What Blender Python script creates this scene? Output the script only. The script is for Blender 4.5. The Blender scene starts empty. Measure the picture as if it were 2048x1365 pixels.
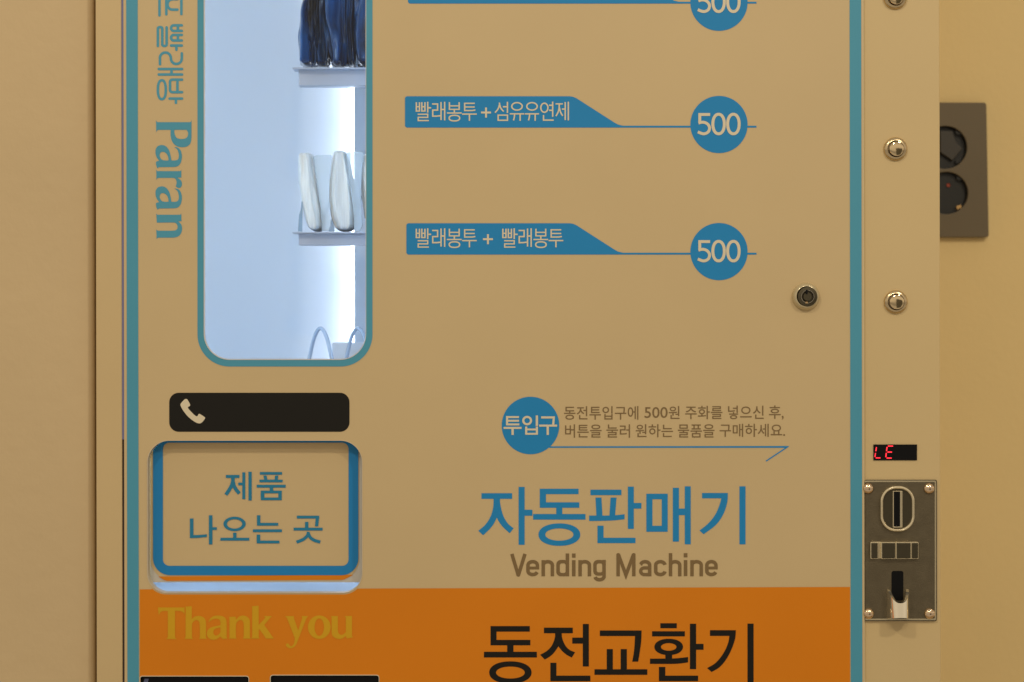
import bpy, bmesh, math, random
from mathutils import Vector, noise
from mathutils.geometry import delaunay_2d_cdt
R = math.radians
scene = bpy.context.scene
col = scene.collection

# ------------------------------------------------------------------ camera, world, lamps, exposure
S = 0.00045            # metres per photo pixel on the door's front plane
D = 2.0                # camera distance from the door's front plane (y = 0)
Z0 = 1.15              # camera height
ROLL = 0.0018
cam = bpy.data.cameras.new('camera'); camo = bpy.data.objects.new('camera', cam); col.objects.link(camo)
camo.location = (0, -D, Z0); camo.rotation_euler = (R(90), ROLL, 0)
cam.sensor_width = 36; cam.lens = 36 * D / (2048 * S)
cam.clip_start = 0.05; cam.clip_end = 50
cam.dof.use_dof = True; cam.dof.focus_distance = D + 0.002; cam.dof.aperture_fstop = 6.3
scene.camera = camo

world = bpy.data.worlds.new('World'); scene.world = world; world.use_nodes = True
wn = world.node_tree.nodes; wl = world.node_tree.links
bg = wn['Background']
tc = wn.new('ShaderNodeTexCoord'); sx = wn.new('ShaderNodeSeparateXYZ'); wl.new(tc.outputs['Generated'], sx.inputs[0])
mr = wn.new('ShaderNodeMapRange'); mr.inputs[1].default_value = -1; mr.inputs[2].default_value = 1
wl.new(sx.outputs['Z'], mr.inputs[0])
rp = wn.new('ShaderNodeValToRGB'); wl.new(mr.outputs[0], rp.inputs[0])
WARM = (0.72, 0.615, 0.50)
def wc(k): return (WARM[0]*k, WARM[1]*k, WARM[2]*k, 1)
e = rp.color_ramp.elements
e[0].position = 0.0; e[0].color = wc(0.72)
e[1].position = 1.0; e[1].color = wc(0.85)
for p, k in ((0.40, 0.72), (0.455, 0.42), (0.49, 0.56), (0.52, 0.95), (0.60, 1.12), (0.72, 0.60)):
    q = e.new(p); q.color = wc(k)
# dark patch added to the world for the polished metal to reflect
def mth(op, a, b):
    n = wn.new('ShaderNodeMath'); n.operation = op
    for i, q in enumerate((a, b)):
        if isinstance(q, (int, float)): n.inputs[i].default_value = q
        else: wl.new(q, n.inputs[i])
    return n.outputs[0]
ay = mth('MULTIPLY', sx.outputs['Y'], -1.0)
ux = mth('DIVIDE', sx.outputs['X'], mth('MAXIMUM', ay, 0.01)); uz = mth('DIVIDE', sx.outputs['Z'], mth('MAXIMUM', ay, 0.01))
msk = mth('MULTIPLY', mth('MULTIPLY', mth('GREATER_THAN', ux, 0.15), mth('LESS_THAN', ux, 0.50)), mth('MULTIPLY', mth('LESS_THAN', uz, 0.10), mth('GREATER_THAN', uz, -0.40)))
mxw = wn.new('ShaderNodeMix'); mxw.data_type = 'RGBA'; wl.new(msk, mxw.inputs[0]); wl.new(rp.outputs[0], mxw.inputs[6]); mxw.inputs[7].default_value = (0.10, 0.085, 0.06, 1)
wl.new(mxw.outputs[2], bg.inputs['Color']); bg.inputs['Strength'].default_value = 0.80

def area(name, loc, size, power, target, color):
    l = bpy.data.lights.new(name, 'AREA'); l.shape = 'DISK'; l.size = size; l.energy = power; l.color = color
    o = bpy.data.objects.new(name, l); col.objects.link(o); o.location = loc
    o.rotation_euler = (Vector(target) - Vector(loc)).to_track_quat('-Z', 'Y').to_euler()
    return o
LC = (1.0, 0.87, 0.70)
area('ceiling_lamp', (1.30, -2.0, Z0 + 1.55), 0.13, 12, (0.1, 0, Z0), LC)
area('ceiling_lamp', (-0.75, -1.9, Z0 + 1.55), 0.13, 10, (-0.1, 0, Z0), LC)
area('ceiling_lamp', (0.25, -2.9, Z0 + 1.6), 0.13, 9, (0.1, 0, Z0), LC)
vs = scene.view_settings
vs.view_transform = 'Standard'; vs.look = 'None'; vs.exposure = 0.05; vs.gamma = 1
try: vs.use_curve_mapping = False
except Exception: pass
scene.cycles.max_bounces = 8; scene.cycles.transparent_max_bounces = 12

# ------------------------------------------------------------------ materials
def mat(name, c, rough=0.5, metal=0.0, mottle=0.0, mscale=8, bump=0.0, bscale=400, coat=0.0, emit=None, est=1.0, spec=0.5, stretch=None, c2=None):
    m = bpy.data.materials.new(name); m.use_nodes = True
    nt = m.node_tree; n = nt.nodes; b = n['Principled BSDF']
    b.inputs['Base Color'].default_value = (*c, 1); b.inputs['Roughness'].default_value = rough
    b.inputs['Metallic'].default_value = metal; b.inputs['Specular IOR Level'].default_value = spec
    b.inputs['Coat Weight'].default_value = coat
    t = n.new('ShaderNodeTexCoord'); mp = n.new('ShaderNodeMapping')
    nt.links.new(t.outputs['Object'], mp.inputs[0])
    if stretch: mp.inputs['Scale'].default_value = stretch
    if mottle or c2:
        tx = n.new('ShaderNodeTexNoise'); tx.inputs['Scale'].default_value = mscale; tx.inputs['Detail'].default_value = 5
        nt.links.new(mp.outputs[0], tx.inputs[0])
        r = n.new('ShaderNodeValToRGB'); nt.links.new(tx.outputs[0], r.inputs[0])
        a, z = r.color_ramp.elements
        a.position = 0.32; z.position = 0.68
        a.color = (*[v*(1-mottle) for v in c], 1)
        z.color = (*(c2 if c2 else [min(1, v*(1+mottle)) for v in c]), 1)
        nt.links.new(r.outputs[0], b.inputs['Base Color'])
    if bump:
        tb = n.new('ShaderNodeTexNoise'); tb.inputs['Scale'].default_value = bscale; tb.inputs['Detail'].default_value = 3
        nt.links.new(mp.outputs[0], tb.inputs[0])
        bp = n.new('ShaderNodeBump'); bp.inputs['Strength'].default_value = bump; bp.inputs['Distance'].default_value = 0.001
        nt.links.new(tb.outputs[0], bp.inputs['Height']); nt.links.new(bp.outputs[0], b.inputs['Normal'])
    if emit:
        b.inputs['Emission Color'].default_value = (*emit, 1); b.inputs['Emission Strength'].default_value = est
    return m
CREAM = (0.62, 0.475, 0.245)
M = {}
M['door'] = mat('cream_film', CREAM, 0.42, mottle=0.015, mscale=9, bump=0.05, bscale=700)
M['frame'] = mat('cream_paint', (0.63, 0.475, 0.235), 0.45, mottle=0.015, mscale=7, bump=0.06, bscale=600)
M['strip'] = mat('cream_strip_paint', (0.64, 0.49, 0.24), 0.45, mottle=0.015, mscale=7, bump=0.05, bscale=600)
M['wall'] = mat('painted_wall', (0.90, 0.695, 0.318), 0.75, mottle=0.02, mscale=6, bump=0.35, bscale=120)
M['pier'] = mat('painted_plaster', (0.625, 0.475, 0.258), 0.65, mottle=0.025, mscale=6, bump=0.8, bscale=55)
M['blue'] = mat('blue_print', (0.010, 0.245, 0.56), 0.45, spec=0.35, mottle=0.02, mscale=12)
M['blue2'] = mat('blue_print_hatch', (0.010, 0.225, 0.55), 0.45, spec=0.35, mottle=0.02, mscale=12)
M['teal'] = mat('teal_print', (0.075, 0.335, 0.47), 0.45, spec=0.35, mottle=0.02, mscale=10)
M['cut'] = mat('pale_print', (0.74, 0.66, 0.46), 0.45)
M['brown'] = mat('brown_print', (0.21, 0.135, 0.048), 0.5)
M['orange'] = mat('orange_print', (0.72, 0.225, 0.002), 0.45, spec=0.3, mottle=0.02, mscale=9)
M['olive'] = mat('olive_print', (0.66, 0.37, 0.008), 0.45, spec=0.3)
M['black'] = mat('black_print', (0.008, 0.007, 0.004), 0.5, spec=0.25)
M['dark'] = mat('black_plastic', (0.005, 0.005, 0.005), 0.3, spec=0.2)
M['liner'] = mat('white_liner', (0.68, 0.75, 0.84), 0.55, mottle=0.01, mscale=5)
M['rail'] = mat('white_shelf_steel', (0.40, 0.45, 0.55), 0.35, mottle=0.02)
M['wire'] = mat('coated_wire', (0.44, 0.57, 0.76), 0.25, coat=0.5)
M['chrome'] = mat('chrome', (0.80, 0.72, 0.56), 0.10, 1.0)
M['brassy'] = mat('polished_nickel', (0.80, 0.63, 0.36), 0.08, 1.0)
M['brassy2'] = mat('brushed_nickel', (0.66, 0.52, 0.30), 0.25, 1.0)
M['edge'] = mat('bright_edge_metal', (0.86, 0.75, 0.50), 0.22, 0.75)
M['satin'] = mat('satin_steel', (0.55, 0.50, 0.40), 0.28, 1.0, mottle=0.05, mscale=60)
M['cast'] = mat('dark_cast_metal', (0.165, 0.137, 0.085), 0.42, 0.9, mottle=0.08, mscale=90, bump=0.25, bscale=1500)
M['gun'] = mat('gunmetal', (0.12, 0.104, 0.066), 0.3, 0.9)
M['lockwhite'] = mat('nickel_bezel', (0.60, 0.51, 0.31), 0.22, 0.35)
M['outlet'] = mat('brown_grey_plastic', (0.155, 0.120, 0.060), 0.45, mottle=0.03)
M['socket'] = mat('dark_socket_plastic', (0.016, 0.016, 0.010), 0.35)
M['brass'] = mat('brass', (0.8, 0.5, 0.2), 0.25, 1.0)
M['redpl'] = mat('red_plastic', (0.35, 0.05, 0.01), 0.4)
M['led'] = mat('white_led', (0.8, 0.8, 0.8), 0.5, emit=(0.80, 0.88, 1.0), est=7.2)
M['glow_right'] = mat('added_glow_right', (0.8, 0.8, 0.8), 0.5, emit=(0.52, 0.74, 1.0), est=6.0)
M['glow_left'] = mat('added_glow_left', (0.8, 0.8, 0.8), 0.5, emit=(0.52, 0.74, 1.0), est=7.4)
M['seg'] = mat('red_segment', (0.3, 0.0, 0.0), 0.4, emit=(1.0, 0.03, 0.05), est=1.6)
M['navy'] = mat('navy_film', (0.010, 0.011, 0.012), 0.10, c2=(0.012, 0.085, 0.26), mscale=22, coat=0.2, stretch=(2.6, 2.6, 0.6), bump=0.7, bscale=26, spec=0.45)
M['tissue'] = mat('white_folded_fibre', (0.80, 0.84, 0.84), 0.6, mottle=0.10, mscale=42, stretch=(7, 7, 0.3), bump=1.0, bscale=70)
M['acryl'] = mat('milky_acrylic', (0.60, 0.58, 0.52), 0.15, coat=0.6)
def film(name, c, alpha, rough=0.12):
    m = mat(name, c, rough, coat=0.3, bump=0.4, bscale=60); m.node_tree.nodes['Principled BSDF'].inputs['Alpha'].default_value = alpha; return m
M['wrap'] = film('clear_wrap', (0.66, 0.80, 0.92), 0.50)
M['clip'] = film('clear_clip', (0.25, 0.42, 0.58), 0.55, 0.05)
def glass():
    m = bpy.data.materials.new('clear_acrylic'); m.use_nodes = True; nt = m.node_tree; n = nt.nodes; n.clear()
    o = n.new('ShaderNodeOutputMaterial'); mx = n.new('ShaderNodeMixShader'); t = n.new('ShaderNodeBsdfTransparent'); g = n.new('ShaderNodeBsdfGlossy')
    g.inputs['Roughness'].default_value = 0.03; f = n.new('ShaderNodeFresnel'); f.inputs['IOR'].default_value = 1.33
    nt.links.new(f.outputs[0], mx.inputs[0]); nt.links.new(t.outputs[0], mx.inputs[1]); nt.links.new(g.outputs[0], mx.inputs[2]); nt.links.new(mx.outputs[0], o.inputs[0])
    return m
M['glass'] = glass()

# ------------------------------------------------------------------ coordinates and mesh helpers
def W(px, py, Y=0.0):
    u = px - 1024; v = py - 682.5
    u, v = u - ROLL*v, v + ROLL*u
    k = (D + Y) / D
    return (u*S*k, Y, Z0 - v*S*k)

def tag(o, label=None, cat=None, group=None, kind=None):
    if label: o['label'] = label
    if cat: o['category'] = cat
    if group: o['group'] = group
    if kind: o['kind'] = kind
    return o

def thing(name, loc, label, cat, group=None):
    o = bpy.data.objects.new(name, None); col.objects.link(o); o.location = loc; o.empty_display_size = 0.05
    return tag(o, label, cat, group)

def link(name, me, m, parent=None, label=None, smooth=False):
    o = bpy.data.objects.new(name, me); col.objects.link(o)
    me.materials.append(m)
    if smooth:
        for p in me.polygons: p.use_smooth = True
    if parent:
        o.parent = parent
        if parent.type == 'EMPTY': o.location = -Vector(parent.location)
    if label: o['label'] = label
    return o

def bevel(o, w, seg=3, ang=40):
    b = o.modifiers.new('bevel', 'BEVEL'); b.width = w; b.segments = seg; b.limit_method = 'ANGLE'; b.angle_limit = R(ang)
    return o

def region(shapes):
    """union of (outer, holes) shapes -> verts2d, triangles"""
    vs_, faces, owner = [], [], []
    for i, (o, hs) in enumerate(shapes):
        for k, loop in enumerate([o] + list(hs)):
            b = len(vs_)
            if sum(loop[q-1][0]*loop[q][1]-loop[q][0]*loop[q-1][1] for q in range(len(loop))) < 0: loop = loop[::-1]
            vs_ += [Vector((float(x), float(y))) for x, y in loop]
            faces.append(list(range(b, b+len(loop)))); owner.append((i, k))
    v, ed, f, ov, oe, of = delaunay_2d_cdt(vs_, [], faces, 0, 1e-4, True)
    keep = []
    for fi, ids in enumerate(of):
        own = [owner[j] for j in ids]
        outs = {i for i, k in own if k == 0}; hol = {i for i, k in own if k > 0}
        if outs - hol: keep.append(f[fi])
    return v, keep

def plate(name, shapes, Y, m, parent=None, thick=0.0, label=None, bev=0.0, conv=W):
    v, f = region(shapes)
    bm = bmesh.new()
    vv = [bm.verts.new(conv(p[0], p[1], Y)) for p in v]
    fs = []
    for q in f:
        try: fs.append(bm.faces.new([vv[i] for i in q]))
        except ValueError: pass
    for q in fs:
        q.normal_update()
        if q.normal.y > 0: q.normal_flip()
    loose = [x for x in bm.verts if not x.link_faces]
    bmesh.ops.delete(bm, geom=loose, context='VERTS')
    if thick:
        if not any(h for _, h in shapes) or len(f) > 400:
            bmesh.ops.dissolve_limit(bm, angle_limit=R(0.5), verts=bm.verts[:], edges=bm.edges[:])
        r = bmesh.ops.extrude_face_region(bm, geom=bm.faces[:], use_keep_orig=True)
        nv = [g for g in r['geom'] if isinstance(g, bmesh.types.BMVert)]
        bmesh.ops.translate(bm, verts=nv, vec=(0, thick, 0))
        bmesh.ops.recalc_face_normals(bm, faces=bm.faces[:])
    me = bpy.data.meshes.new(name); bm.to_mesh(me); bm.free()
    o = link(name, me, m, parent, label)
    if bev: bevel(o, bev)
    return o

def box(name, x0, y0, x1, y1, Yf, Yb, m, parent=None, bev=0.0, label=None):
    return plate(name, [rect(x0, y0, x1, y1)], Yf, m, parent, Yb-Yf, label, bev)

def sh(pts, *holes): return (list(pts), [list(h) for h in holes])
def rect(x0, y0, x1, y1): return sh([(x0, y0), (x1, y0), (x1, y1), (x0, y1)])
def rr(x0, y0, x1, y1, r, n=10):
    rs = r if isinstance(r, (tuple, list)) else (r,)*4      # tl tr br bl
    out = []
    for (cx, cy, a0, q) in ((x0+rs[0], y0+rs[0], 180, rs[0]), (x1-rs[1], y0+rs[1], 270, rs[1]), (x1-rs[2], y1-rs[2], 0, rs[2]), (x0+rs[3], y1-rs[3], 90, rs[3])):
        for i in range(n+1):
            a = R(a0 + 90*i/n); out.append((cx+q*math.cos(a), cy+q*math.sin(a)))
    return out
def ell(cx, cy, rx, ry, n=48, p=2.0):
    o = []
    for i in range(n):
        a = 2*math.pi*i/n; c, s = math.cos(a), math.sin(a)
        o.append((cx+rx*math.copysign(abs(c)**(2/p), c), cy+ry*math.copysign(abs(s)**(2/p), s)))
    return o
def ring(cx, cy, rx, ry, w, wy=None, p=2.0):
    return sh(ell(cx, cy, rx, ry, p=p), ell(cx, cy, rx-w, ry-(wy or w), p=p))
def arc(cx, cy, rx, ry, a0, a1, n=10):
    return [(cx+rx*math.cos(R(a0+(a1-a0)*i/n)), cy+ry*math.sin(R(a0+(a1-a0)*i/n))) for i in range(n+1)]
def stroke(pts, w, cap='butt'):
    """mitred quads along a polyline"""
    P = [Vector(p) for p in pts]
    P = [p for i, p in enumerate(P) if i == 0 or (p-P[i-1]).length > 1e-3]
    n = len(P); h = w/2; L, Q = [], []
    for i in range(n):
        a = (P[i]-P[i-1]).normalized() if i else None
        b = (P[i+1]-P[i]).normalized() if i < n-1 else None
        if a is None: a = b
        if b is None: b = a
        na = Vector((-a.y, a.x)); nb = Vector((-b.y, b.x)); mm = (na+nb)
        if mm.length < 1e-3: mm = na
        mm.normalize(); k = h/max(0.35, mm.dot(na))
        L.append(P[i]+mm*k); Q.append(P[i]-mm*k)
    out = [sh([L[i], L[i+1], Q[i+1], Q[i]]) for i in range(n-1)]
    if cap == 'round':
        for p in (P[0], P[-1]): out.append(sh(ell(p.x, p.y, h*1.001, h*1.001, 20)))
    return out
def hl(x0, x1, y, w): return rect(x0, y-w/2, x1, y+w/2)
def vl(x, y0, y1, w): return rect(x-w/2, y0, x+w/2, y1)
def smooth(pts, n=6):
    """closed outline; (x,y) smooth, (x,y,1) corner"""
    N = len(pts); out = []
    c = [len(p) > 2 for p in pts]; P = [Vector(p[:2]) for p in pts]
    for i in range(N):
        j = (i+1) % N; p1, p2 = P[i], P[j]
        if c[i] and c[j]: out.append(tuple(p1)); continue
        p0 = P[i-1] if not c[i] else p1*2-p2 if False else (p1 if c[i] else P[i-1])
        p3 = P[(j+1) % N] if not c[j] else p2
        for k in range(n):
            t = k/n
            q = 0.5*((2*p1)+(p2-p0)*t+(2*p0-5*p1+4*p2-p3)*t*t+(3*p1-p0-3*p2+p3)*t**3)
            out.append(tuple(q))
    return out
def curve_pts(pts, n=6):
    """open catmull-rom"""
    P = [Vector(p) for p in pts]; out = []
    for i in range(len(P)-1):
        p0 = P[max(0, i-1)]; p1 = P[i]; p2 = P[i+1]; p3 = P[min(len(P)-1, i+2)]
        for k in range(n):
            t = k/n
            out.append(tuple(0.5*((2*p1)+(p2-p0)*t+(2*p0-5*p1+4*p2-p3)*t*t+(3*p1-p0-3*p2+p3)*t**3)))
    out.append(tuple(P[-1])); return out
def view(shapes, x0, y0, k, dx=0, dy=0):
    f = lambda l: [(x0+p[0]/k+dx, y0+p[1]/k+dy) for p in l]
    return [(f(o), [f(h) for h in hs]) for o, hs in shapes]

def lathe(name, prof, cx, cy, Y, m, parent=None, n=48, label=None, sm=True):
    """profile of (radius px, y metres relative to Y), axis along y"""
    c = W(cx, cy, Y); bm = bmesh.new(); rings = []
    for r, y in prof:
        if r <= 0: rings.append([bm.verts.new((c[0], Y+y, c[2]))])
        else: rings.append([bm.verts.new((c[0]+r*S*math.cos(2*math.pi*i/n), Y+y, c[2]+r*S*math.sin(2*math.pi*i/n))) for i in range(n)])
    for a, b in zip(rings, rings[1:]):
        for i in range(n):
            j = (i+1) % n
            q = [a[i % len(a)], a[j % len(a)], b[j % len(b)], b[i % len(b)]]
            u = []
            for v in q:
                if v not in u: u.append(v)
            if len(u) > 2:
                try: bm.faces.new(u)
                except ValueError: pass
    bmesh.ops.recalc_face_normals(bm, faces=bm.faces[:])
    me = bpy.data.meshes.new(name); bm.to_mesh(me); bm.free()
    o = link(name, me, m, parent, label)
    if sm:
        for p in me.polygons: p.use_smooth = True
        es = o.modifiers.new('split', 'EDGE_SPLIT'); es.split_angle = R(35)
    return o

def tube(name, pts, r, m, parent=None, n=10, label=None):
    bm = bmesh.new(); P = [Vector(p) for p in pts]; prev = None; rings = []
    for i, p in enumerate(P):
        t = (P[min(i+1, len(P)-1)]-P[max(i-1, 0)]).normalized()
        if prev is None: prev = t.orthogonal().normalized()
        a = (prev - t*prev.dot(t)).normalized(); b = t.cross(a); prev = a
        rings.append([bm.verts.new(p+r*(a*math.cos(2*math.pi*k/n)+b*math.sin(2*math.pi*k/n))) for k in range(n)])
    for A, B in zip(rings, rings[1:]):
        for k in range(n): bm.faces.new([A[k], A[(k+1) % n], B[(k+1) % n], B[k]])
    bm.faces.new(rings[0]); bm.faces.new(rings[-1])
    bmesh.ops.recalc_face_normals(bm, faces=bm.faces[:])
    me = bpy.data.meshes.new(name); bm.to_mesh(me); bm.free()
    return link(name, me, m, parent, label, smooth=True)

# ------------------------------------------------------------------ setting
def wbox(name, a, b, m, **k):
    bm = bmesh.new(); bmesh.ops.create_cube(bm, size=1)
    for v in bm.verts: v.co = Vector([a[i] if v.co[i] < 0 else b[i] for i in range(3)])
    me = bpy.data.meshes.new(name); bm.to_mesh(me); bm.free()
    return tag(link(name, me, m), **k)
WALLY = 0.40
wbox('wall', (-1.6, WALLY, 0), (2.2, WALLY+0.1, 2.8), M['wall'], kind='structure')
pr = W(187.6, 682, 0.012)[0]
pier = wbox('wall_left', (-1.6, 0.012, 0), (pr, WALLY-0.002, 2.8), M['pier'], kind='structure')
bevel(pier, 0.006, 6)
wbox('floor', (-1.6, -1.0, -0.05), (2.2, WALLY-0.003, -0.001), mat('pale_floor_tile', (0.4, 0.33, 0.22), 0.4), kind='structure')

# ------------------------------------------------------------------ vending machine
X = lambda px, Y=0.0: (px-1024)*S*(D+Y)/D                 # straight verticals, measured at mid height
ZT, ZB = Z0+0.75, 0.10
vm = thing('vending_machine', ((X(192)+X(1882))/2, 0.15, 0.0), 'cream and orange wall-side vending machine with blue stripes, lit window and Korean lettering', 'vending machine')
PT, PB = 682.5-(ZT-Z0)/S, 682.5+(Z0-ZB)/S                 # top, bottom of the door in px
def SX(px, py, Y=0.0):                                     # straight (unrolled) conversion
    k = (D+Y)/D; return ((px-1024)*S*k, Y, Z0-(py-682.5)*S*k)
def wpart(name, x0, x1, y0, y1, z0, z1, m, parent=vm, label=None, bev=0):
    bm = bmesh.new(); bmesh.ops.create_cube(bm, size=1); a = (x0, y0, z0); b = (x1, y1, z1)
    for v in bm.verts: v.co = Vector([a[i] if v.co[i] < 0 else b[i] for i in range(3)])
    me = bpy.data.meshes.new(name); bm.to_mesh(me); bm.free()
    o = link(name, me, m, parent, label)
    if bev: bevel(o, bev)
    return o
# cabinet body: left frame, right control strip, sides, back
bz0, bz1 = 0.06, Z0+0.80
wpart('side_frame', X(192), X(243.6), 0.0, 0.385, bz0, bz1, M['frame'], bev=0.0008)
wpart('control_strip', X(1724), X(1882), 0.0040, 0.16, bz0, bz1, M['strip'], bev=0.0008)
wpart('cabinet_back', X(243.7), X(1879), 0.30, 0.385, bz0, bz1, M['frame'])
wpart('cabinet_top', X(243.7), X(1723.9), 0.012, 0.299, ZT+0.004, bz1, M['frame'])
wpart('cabinet_base', X(243.7), X(1723.9), 0.012, 0.299, bz0, ZB-0.004, M['frame'])
for fx in (260, 1790):
    lathe('foot', [(0, 0), (45, 0), (45, 0.03), (0, 0.03)], fx, 682, 0.1, M['dark'], vm)
    f = bpy.data.objects[[o.name for o in col.objects if o.name.startswith('foot')][-1]]
    for v in f.data.vertices:                              # stand the foot upright under the base
        cx, cy, cz = W(fx, 682, 0.1); y = v.co.y-0.1; dz = v.co.z-cz
        v.co = (v.co.x, 0.12+dz, 0.001+y*1.95)

win_in = rr(408, PT+260, 732, 719.5, 52, 14)
hatch_in = rr(294, 881, 725, 1187, (44, 44, 40, 40), 14)
# door outline is straight, holes keep their photographed position
def door_conv(px, py, Y): return SX(px, py, Y)
def unroll(l): return [(px-ROLL*(py-682.5), py+ROLL*(px-1024)) for px, py in l]
bill1 = rr(279.5, 1353, 497.5, 1440, 5, 4); bill2 = rr(540.5, 1351, 758, 1440, 6, 4)
door = plate('door_panel', [sh([(248, PT), (1727, PT), (1727, PB), (248, PB)], unroll(win_in), unroll(hatch_in), unroll(bill1), unroll(bill2))], 0.0, M['door'], vm, 0.003, conv=door_conv)
# folded door edges
wpart('door_edge', X(248), X(248)+0.0015, 0.0031, 0.011, ZB, ZT, M['frame'])
wpart('door_edge', X(1727)-0.0015, X(1727)+0.0004, 0.0002, 0.0039, ZB, ZT, M['cut'])
wpart('painted_gap_strip', X(243.7), X(247.9), 0.0012, 0.010, W(0, 880)[2], ZT, mat('painted_gap_glow', (0.19, 0.20, 0.40), 0.5))  # violet colour stands in for inside light leaking through the door gap
wpart('painted_gap_strip', X(243.7), X(247.9), 0.0022, 0.010, ZB, W(0, 881)[2], mat('painted_gap_shade', (0.05, 0.03, 0.025), 0.6))  # dark colour stands in for the shade lower in the door gap
T = -0.0003; T2 = -0.0006
plate('side_stripe', [sh([(253.6, PT+2), (276.6, PT+2), (276.6, PB-2), (253.6, PB-2)])], T, M['teal'], vm, conv=SX)
plate('side_stripe', [sh([(1700.4, PT+2), (1723.6, PT+2), (1723.6, PB-2), (1700.4, PB-2)])], T, M['teal'], vm, conv=SX)
plate('orange_panel', [sh([(279.5, 1179), (1700, 1174.4), (1700, 1560), (279.5, 1560)], rr(293, 880, 726, 1188, (44, 44, 40, 40), 14) if False else bill1, bill2, )], T, M['orange'], vm) if False else None
# orange print follows the hatch opening's lower edge
op = [(279.5, 1179.2), (294.0+9, 1179.0)]
hb = [(x, y) for x, y in rr(292, 879, 727, 1189.5, (44, 44, 41, 41), 14) if y > 1176 ]
hb.sort(key=lambda p: p[0])
op = [(279.5, 1179.2)] + [(hb[0][0]-1, 1179.1)] + hb + [(hb[-1][0]+1, 1177.6), (1700, 1174.4), (1700, 1550), (279.5, 1550)]
plate('orange_panel', [sh(op, [(x, y) for x, y in rr(280.5, 1352, 498.5, 1441, 5, 4)], rr(539.5, 1350, 759, 1441, 6, 4))], T, M['orange'], vm)
plate('window_border', [sh(rr(395, PT+247, 745, 733.5, 64, 14), rr(409, PT+261, 731.2, 718.6, 51, 14))], T, M['teal'], vm)

plate('window_lip', [sh(rr(407.4, PT+259, 732.4, 720.4, 52.5, 14), rr(409.2, PT+262, 731.2, 718.4, 50.8, 14))], -0.0006, mat('pale_lip', (0.66, 0.64, 0.58), 0.4), vm, 0.0036)

# ---- window pane and the lit inside
plate('window_pane', [sh(rr(399, PT+252, 740, 728, 55, 14))], 0.0034, M['glass'], vm, 0.002)
IB = 0.25
xl, xr = X(262), X(1024-312*(D+IB)/D)
zt, zb = Z0+0.62, W(500, 1196, 0.02)[2]
wpart('inner_back', xl, X(760), IB, IB+0.004, zb, zt, M['liner'])
wpart('inner_side', xl-0.004, xl, 0.012, IB+0.004, zb, zt, M['liner'])
wpart('inner_side', X(772), X(772)+0.004, 0.012, IB+0.004, zb, zt, M['liner'])
wpart('inner_floor', xl, X(772), 0.0135, IB, zb-0.003, zb, M['liner'])
wpart('inner_ceiling', xl, X(772), 0.012, IB, zt, zt+0.003, M['liner'])
wpart('inner_divider', xr, X(771), IB-0.022, IB-0.001, zb+0.001, zt-0.001, M['liner'])
wpart('light_strip', xr-0.0035, xr-0.0003, IB-0.016, IB-0.007, zb+0.02, zt-0.02, M['led'])
# unseen glowing strips added behind the door to brighten the inside
wpart('light_strip', xl+0.001, xl+0.012, 0.016, 0.028, zb+0.02, zt-0.02, M['glow_left'])
wpart('light_strip', X(752), X(766), 0.0135, 0.0175, W(0, 860)[2], zt-0.02, M['glow_right'])

# ---- shelves with their coils
def helix(xa_px, xb_px, zc_px, Y, rpx, pitch_px, phase, parent, rad=0.0018, zr=39, bend=0):
    a = Vector(W(xa_px, zc_px, Y)); b = Vector(W(xb_px, zc_px, Y)); k = (D+Y)/D
    n = int((xb_px-xa_px)/pitch_px*32); pts = []
    for i in range(n+1):
        t = i/n; ang = 2*math.pi*(((xb_px-xa_px)*t)/pitch_px) + phase
        c = a.lerp(b, t)
        pts.append((c.x + bend*S*k*math.sin(ang), c.y - rpx*S*k*math.sin(ang), c.z + zr*S*k*math.cos(ang)))
    return tube('coil', pts, rad, M['wire'], parent)
def shelf(yp, yrail, left=585, railleft=597):
    s = box('shelf', left, yp, 800, yp+2.6, 0.075, 0.098, M['rail'], vm)
    box('shelf_bed', railleft+4, yp+0.6, 800, yp+2.9, 0.0985, 0.200, M['rail'], s)
    box('price_rail', railleft, yp+2.7, 800, yrail, 0.082, 0.1, M['rail'], s, bev=0.0008)
    return s
s1 = shelf(135.5, 172)
s2 = shelf(464.5, 491)
s3 = shelf(741, 760)
helix(604, 760, 726, 0.115, 45, 75, -2*math.pi*((641-604)/75), s3, zr=69, bend=9)
helix(606, 760, 425, 0.135, 34, 62, 0.4, s2, 0.0011, zr=34)
box('tray_back', 664, 685, 800, 740, 0.190, 0.196, M['liner'], s3, bev=0.002)
# clear end clip on the middle shelf
plate('end_clip', [sh([(603.5, 402), (605, 405), (604, 463.5), (596, 463.5), (598, 430), (601, 421)])], 0.10, M['clip'], s2, 0.004)
plate('end_clip', [sh([(658, 452), (664, 436), (668, 452), (669, 463.5), (657, 463.5)])], 0.10, M['clip'], s2, 0.004)

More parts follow.
